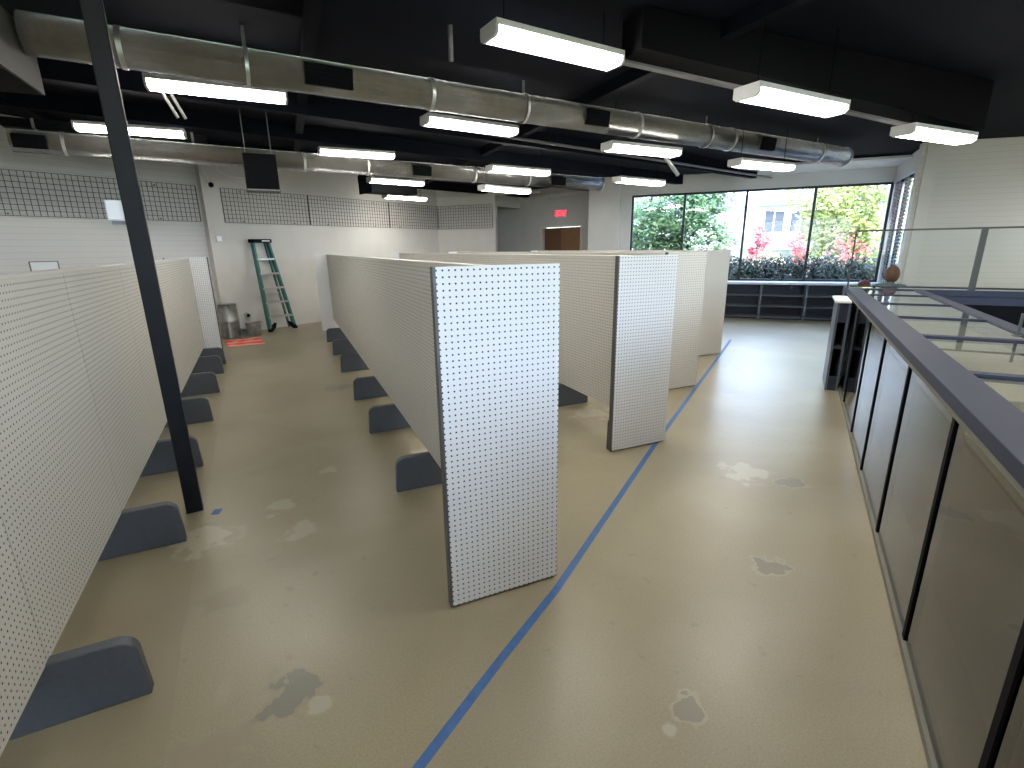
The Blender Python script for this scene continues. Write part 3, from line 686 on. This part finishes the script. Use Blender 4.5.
# end cabinet
ec = thing('end_cabinet', 'narrow open grey cabinet with white top at the far end of showcase', 'cabinet', (*on(PC, AC, 2.76, 0), 0), AC)
x0, x1, y0, y1, hh = 0, .62, .006, .13, .97
boxes('side', [(x0, x1, y1-.022, y1, 0, hh)], 'shelfedge', ec); boxes('side', [(x0, x1, y0, y0+.022, 0, hh)], 'shelfedge', ec)
boxes('back', [(x1-.012, x1, y0+.022, y1-.022, 0, hh)], 'black', ec)
for z0, z1 in ((0, .16), (.47, .50), (.76, .97)): boxes('front_board', [(x0, x0+.02, y0+.022, y1-.022, z0, z1)], 'rail', ec)
boxes('shelf', [(x0+.02, x1-.012, y0+.022, y1-.022, .48, .50)], 'rail', ec)
boxes('top', [(x0-.025, x1+.02, y0, y1+.025, hh, hh+.025)], 'white', ec, bevel=.004)
# second showcase across the far end
AP = AC-90
P2 = on(PC, AC, 3.80, 0)
c2 = thing('cross_showcase', 'dark glass-topped showcase running across beyond the long one', 'showcase', (*P2, 0), AP)
boxes('top_frame', [(0, 4.2, 0, .06, .99, 1.055), (0, 4.2, .50, .56, .99, 1.055), (0, .06, .06, .5, .99, 1.055), (2.05, 2.11, .06, .5, .99, 1.055), (4.14, 4.2, .06, .5, .99, 1.055)], 'rail', c2, bevel=.003)
boxes('top_pane', [(.06, 4.14, .055, .505, 1.04, 1.046)], 'topglass', c2)
boxes('deck', [(.02, 4.18, .02, .54, .80, .82)], 'casein', c2)
boxes('front_board', [(0, 4.2, .01, .025, .0, .90)], 'black', c2); boxes('front_rail', [(0, 4.2, 0, .03, .90, .985)], 'rail', c2)
boxes('back_board', [(0, 4.2, .535, .55, 0, .99)], 'rail', c2); boxes('side_board', [(0, .015, .03, .53, 0, .99)], 'rail', c2); boxes('side_board', [(4.185, 4.2, .03, .53, 0, .99)], 'rail', c2)
# glass screen over its edge
sc = thing('glass_screen', 'tall clear glass screen with thin top rail and grey posts', 'screen', (*P2, 1.055), AP)
boxes('top_rail', [(0, 4.2, .004, .03, .665, .685)], 'post', sc)
boxes('end_post', [(0, .018, .004, .03, 0, .665)], 'post', sc)
for q in (1.15, 2.3, 3.4): boxes('post', [(q, q+.055, .0, .035, 0, .665)], 'post', sc)
for a, b in ((.018, 1.15), (1.205, 2.3), (2.355, 3.4)): boxes('pane', [(a, b, .014, .020, 0, .665)], 'screenglass', sc)

# ---------------------------------------------------------------- person seated beyond the counters
px_, py_ = 8.02, 4.50
st = thing('stool', 'dark stool under the seated person behind the showcases', 'stool', (px_, py_, 0), -60)
bm = bmesh.new(); tube(bm, [(0, 0, .42), (0, 0, .45), (0, 0, .46)], [.18, .185, .17], 24); obj('seat', bm, 'black', st, smooth=False)
for k in range(4):
    a = R(45+90*k); bm = bmesh.new(); tube(bm, [(.13*math.cos(a), .13*math.sin(a), .42), (.19*math.cos(a), .19*math.sin(a), 0)], .013, 8); obj('leg', bm, 'grey', st, smooth=True)
def skin(name, joints, edges, m, parent, sub=2, root=0):
    me = bpy.data.meshes.new(name); me.from_pydata([j[0] for j in joints], edges, []); me.materials.append(M[m])
    o = bpy.data.objects.new(name, me); C.objects.link(o); o.parent = parent
    sk = o.modifiers.new('skin', 'SKIN'); sk.use_smooth_shade = True
    lay = me.skin_vertices[0].data
    for i, j in enumerate(joints):
        r = j[1]; lay[i].radius = (r, r) if not isinstance(r, tuple) else r
    lay[root].use_root = True
    s = o.modifiers.new('sub', 'SUBSURF'); s.levels = sub; s.render_levels = sub
    return o
pe = thing('person', 'person with brown hair in a grey-green shirt seated behind the glass screen', 'person', (px_, py_, 0), -75)
# local: faces +Y, seated
J = [((0, 0, .55), .135), ((0, .0, .68), (.15, .105)), ((0, .0, .84), (.175, .105)), ((0, 0, .95), (.13, .08)), ((0, .01, 1.01), .05), ((0, .02, 1.05), .05),
     ((.19, 0, .955), .062), ((.235, .04, .74), .046), ((.20, .24, .64), .037), ((.17, .30, .63), .03),
     ((-.19, 0, .955), .062), ((-.235, .04, .74), .046), ((-.20, .24, .64), .037), ((-.17, .30, .63), .03),
     ((.10, .0, .54), .10), ((.13, .42, .53), .068), ((.13, .44, .10), .042), ((.13, .54, .035), .035),
     ((-.10, .0, .54), .10), ((-.13, .42, .53), .068), ((-.13, .44, .10), .042), ((-.13, .54, .035), .035)]
E_ = [(0, 1), (1, 2), (2, 3), (3, 4), (4, 5), (3, 6), (6, 7), (7, 8), (8, 9), (3, 10), (10, 11), (11, 12), (12, 13), (0, 14), (14, 15), (15, 16), (16, 17), (0, 18), (18, 19), (19, 20), (20, 21)]
body = skin('body', J, E_, 'shirt', pe)
bm = bmesh.new(); bmesh.ops.create_uvsphere(bm, u_segments=24, v_segments=18, radius=1)
for v in bm.verts:
    x, y, z = v.co; k = 1 - .22*max(0, -z)
    v.co = (x*.078*k, y*.098*(1-.1*max(0, -z)) + .03 + (.012 if (y > .85 and abs(z) < .25) else 0), z*.115+1.135)
obj('head', bm, 'skin', pe, smooth=True)
bm = bmesh.new(); bmesh.ops.create_uvsphere(bm, u_segments=28, v_segments=20, radius=1)
kill = [v for v in bm.verts if (v.co.y > .42 and v.co.z < .45) or v.co.z < -.85]
bmesh.ops.delete(bm, geom=kill, context='VERTS')
for v in bm.verts:
    x, y, z = v.co; v.co = (x*.092, y*.112+.018, z*.128+1.145)
bmesh.ops.solidify(bm, geom=bm.faces[:], thickness=.012)
obj('hair', bm, 'hair', pe, smooth=True)
for sx in (-1, 1):
    bm = bmesh.new(); bmesh.ops.create_uvsphere(bm, u_segments=10, v_segments=8, radius=.011); obj('eye', bm, 'black', pe, smooth=True, loc=(sx*.03, .122, 1.145))
bm = bmesh.new(); tube(bm, [(0, .122, 1.15), (0, .138, 1.118), (0, .125, 1.108)], [.006, .013, .008], 8); obj('nose', bm, 'skin', pe, smooth=True)
boxes('mouth', [(-.022, .022, .112, .122, 1.075, 1.083)], 'bag', pe)
for sx in (-1, 1):
    js = [((sx*.17, .30, .63), .028), ((sx*.165, .36, .625), .03)]; ed = [(0, 1)]
    for f in range(4):
        b0 = len(js); x = sx*(.14+.017*f); L = (.058, .07, .066, .05)[f]
        js += [((x, .385, .625), .0095), ((x, .385+L*.6, .62), .009), ((x, .385+L, .60), .0075)]; ed += [(1, b0), (b0, b0+1), (b0+1, b0+2)]
    b0 = len(js); js += [((sx*.14, .34, .625), .011), ((sx*.115, .37, .615), .009)]; ed += [(0, b0), (b0, b0+1)]
    skin('hand', js, ed, 'skin', pe, sub=1)
bg = thing('shoulder_bag', 'dark red and black bag on the case end left of the seated person', 'bag', (*on(P2, AP, .20, -.30), 1.055), AP)
bm = bmesh.new(); prism(bm, [(-.07, 0), (.07, 0), (.06, .06), (.03, .09), (-.035, .08), (-.065, .05)], -.05, .05, 'Y'); obj('bag_body', bm, 'bag', bg, bevel=.015)
bm = bmesh.new(); tube(bm, [(-.03+.06*k/8, 0, .07+.05*math.sin(math.pi*k/8)) for k in range(9)], .008, 6); obj('strap', bm, 'black', bg, smooth=True)

# ---------------------------------------------------------------- outdoors
o = struct(boxes('ground', [(-60, 120, -60, 120, -.35, -.16)], 'grass'))
o = struct(place(boxes('ground_paving', [(-20, 40, 3.2, 16, -.16, -.10)], 'asphalt'), (*WG, 0), -47))
def leaves(bm, c, rad, n, size, shell=.55):
    c = Vector(c)
    for _ in range(n):
        while True:
            d = Vector((random.uniform(-1, 1), random.uniform(-1, 1), random.uniform(-1, 1)))
            if .05 < d.length <= 1: break
        q = d.normalized()*(shell+(1-shell)*random.random())
        q = Vector((q.x*rad[0], q.y*rad[1], q.z*rad[2])); p = c+q
        a = Vector((random.gauss(0, 1), random.gauss(0, 1), random.gauss(0, 1))).normalized(); b = a.orthogonal().normalized(); s = size*random.uniform(.6, 1.3)
        vs = [bm.verts.new(p+v) for v in (-a*s, b*s*.45, a*s, -b*s*.45)]; bm.faces.new(vs)
def tree(name, label, loc, trunk_h, lobes, m, n, size, group=None, cat='tree', tr=.12):
    t = thing(name, label, cat, (loc[0], loc[1], -.16), 0, group)
    bm = bmesh.new(); tops = [l[0] for l in lobes]
    tube(bm, [(0, 0, 0), (.02, 0, trunk_h*.5), (0, .03, trunk_h)], [tr, tr*.8, tr*.6], 10)
    for c in tops: tube(bm, [(0, .0, trunk_h*.8), (c[0]*.5, c[1]*.5, (trunk_h+c[2])/2), (c[0], c[1], c[2])], [tr*.5, tr*.3, tr*.12], 6)
    obj('trunk', bm, 'trunk', t, smooth=True)
    bm = bmesh.new(); tot = sum(l[1][0]*l[1][2] for l in lobes)
    for c, r in lobes: leaves(bm, c, r, int(n*r[0]*r[2]/tot), size)
    obj('crown', bm, m, t); return t
def pol(az, dist): return (dist*math.cos(R(az)), dist*math.sin(R(az)))
def lobes(rx, z0, z1, k, seed):
    rnd = random.Random(seed); out = []
    for i in range(k):
        f = i/(k-1) if k > 1 else .5
        rr = rx*(.55+.45*math.sin(math.pi*min(1, .25+.7*f)))*.62
        out.append(((rnd.uniform(-.5, .5)*rx, rnd.uniform(-.5, .5)*rx, z0+(z1-z0)*f), (rr, rr, rr*.8)))
    return out
tree('garden_tree', 'full green tree filling the left part of the long window', pol(48.4, 17.5), 1.6, lobes(1.75, .9, 4.6, 9, 3), 'f_green', 15000, .085, 'trees outside the window')
tree('garden_tree', 'sparse green tree at the far left edge of the long window', pol(52.4, 19.0), 2.0, lobes(1.3, 1.2, 4.4, 6, 5), 'f_green', 3600, .075, 'trees outside the window')
tree('garden_tree', 'yellow-green autumn tree in the right part of the long window', pol(33.2, 20.0), 1.4, lobes(1.9, 1.4, 4.3, 10, 11), 'f_yellow', 12000, .085, 'trees outside the window')
tree('red_shrub', 'bright red leafy shrub in front of the white house, left one', pol(40.6, 17), .7, lobes(.48, 1.0, 2.15, 5, 2), 'f_red', 1300, .055, 'red shrubs outside', 'shrub', .04)
tree('red_shrub', 'small red leafy shrub below the house bay window', pol(37.0, 19), .8, lobes(.42, 1.2, 2.0, 4, 4), 'f_red', 800, .05, 'red shrubs outside', 'shrub', .04)
tree('red_shrub', 'loose reddish shrub below the yellow-green tree', pol(33.6, 16.5), .6, lobes(.75, .8, 1.8, 5, 8), 'f_red', 900, .05, 'red shrubs outside', 'shrub', .04)
tree('tan_shrub', 'tan autumn shrub behind the dark hedge, right of the left red shrub', pol(38.7, 15.5), .5, lobes(.75, .6, 1.45, 5, 6), 'f_tan', 2200, .05, 'tan shrubs outside', 'shrub', .04)
tree('tan_shrub', 'tan autumn shrub at the foot of the green tree', pol(43.4, 14.5), .5, lobes(.7, .5, 1.5, 5, 9), 'f_tan', 2200, .05, 'tan shrubs outside', 'shrub', .04)
tree('tan_shrub', 'tan autumn shrub behind the hedge under the yellow-green tree', pol(35.0, 15.0), .5, lobes(.6, .6, 1.3, 5, 10), 'f_tan', 1500, .05, 'tan shrubs outside', 'shrub', .04)
# hedge under the window
hd = thing('hedge', 'low dark green hedge running just outside the long window', 'hedge', (*WG, -.16), -47)
bm = bmesh.new()
for i in range(13):
    x = -1.0+.33*i; leaves(bm, (x, 1.25+random.uniform(-.15, .15), .74+random.uniform(-.06, .08)), (.36, .36, .74), 1500, .050, .5)
o = obj('foliage', bm, 'f_hedge', hd); o['kind'] = 'stuff'
bm = bmesh.new()
for i in range(13): x = -1.0+.33*i; tube(bm, [(x, 1.25, 0), (x+.03, 1.25, .8)], .02, 6)
obj('stems', bm, 'trunk', hd)
# white house
hs = thing('house', 'white house with grey roof and gabled bay behind the shrubs', 'house', (*pol(38.6, 33), -.16), -50)
boxes('wall', [(-11, 7, 0, 6, 0, 3.9)], 'house', hs)
bm = bmesh.new(); prism(bm, [(-.5, 3.85), (3, 4.75), (6.5, 3.85), (3, 4.60), ], -11.4, 7.4, 'X'); obj('roof', bm, 'roof', hs)
for (xa, xb, za, zb) in ((-1.0, .1, 2.35, 3.65), (.3, 1.45, 2.35, 3.65), (-6.5, -5.4, 2.4, 3.5)):
    fr = boxes('window', [(xa, xb, -.06, 0, za, zb)], 'house', hs); boxes('pane', [(xa+.08, xa+.5, -.09, -.06, za+.08, zb-.08), (xa+.58, xb-.08, -.09, -.06, za+.08, zb-.08)], 'hwin', fr)
bay = boxes('bay', [(2.35, 4.3, -1.0, 0, 0, 3.75)], 'house', hs)
boxes('pane', [(2.6, 3.15, -1.03, -1.0, 2.3, 3.6), (3.4, 4.0, -1.03, -1.0, 2.3, 3.6)], 'hwin', bay)
bm = bmesh.new(); prism(bm, [(2.1, 3.75), (4.5, 3.75), (3.3, 5.1)], -1.2, 3, 'Y'); obj('gable_roof', bm, 'roof', bay)
bm = bmesh.new(); prism(bm, [(-1.6, 1.55), (.0, 2.25), (.0, 2.15), (-1.6, 1.45)], -2.2, 5.6, 'X'); obj('porch_roof', bm, 'roof', hs)
fn = thing('garden_wall', 'low pale garden wall behind the hedge', 'wall', (*pol(37, 22), -.16), -50)
boxes('panel', [(-9, 9, 0, .15, 0, 1.05)], 'brick', fn); boxes('coping', [(-9, 9, -.04, .19, 1.05, 1.12)], 'house', fn)
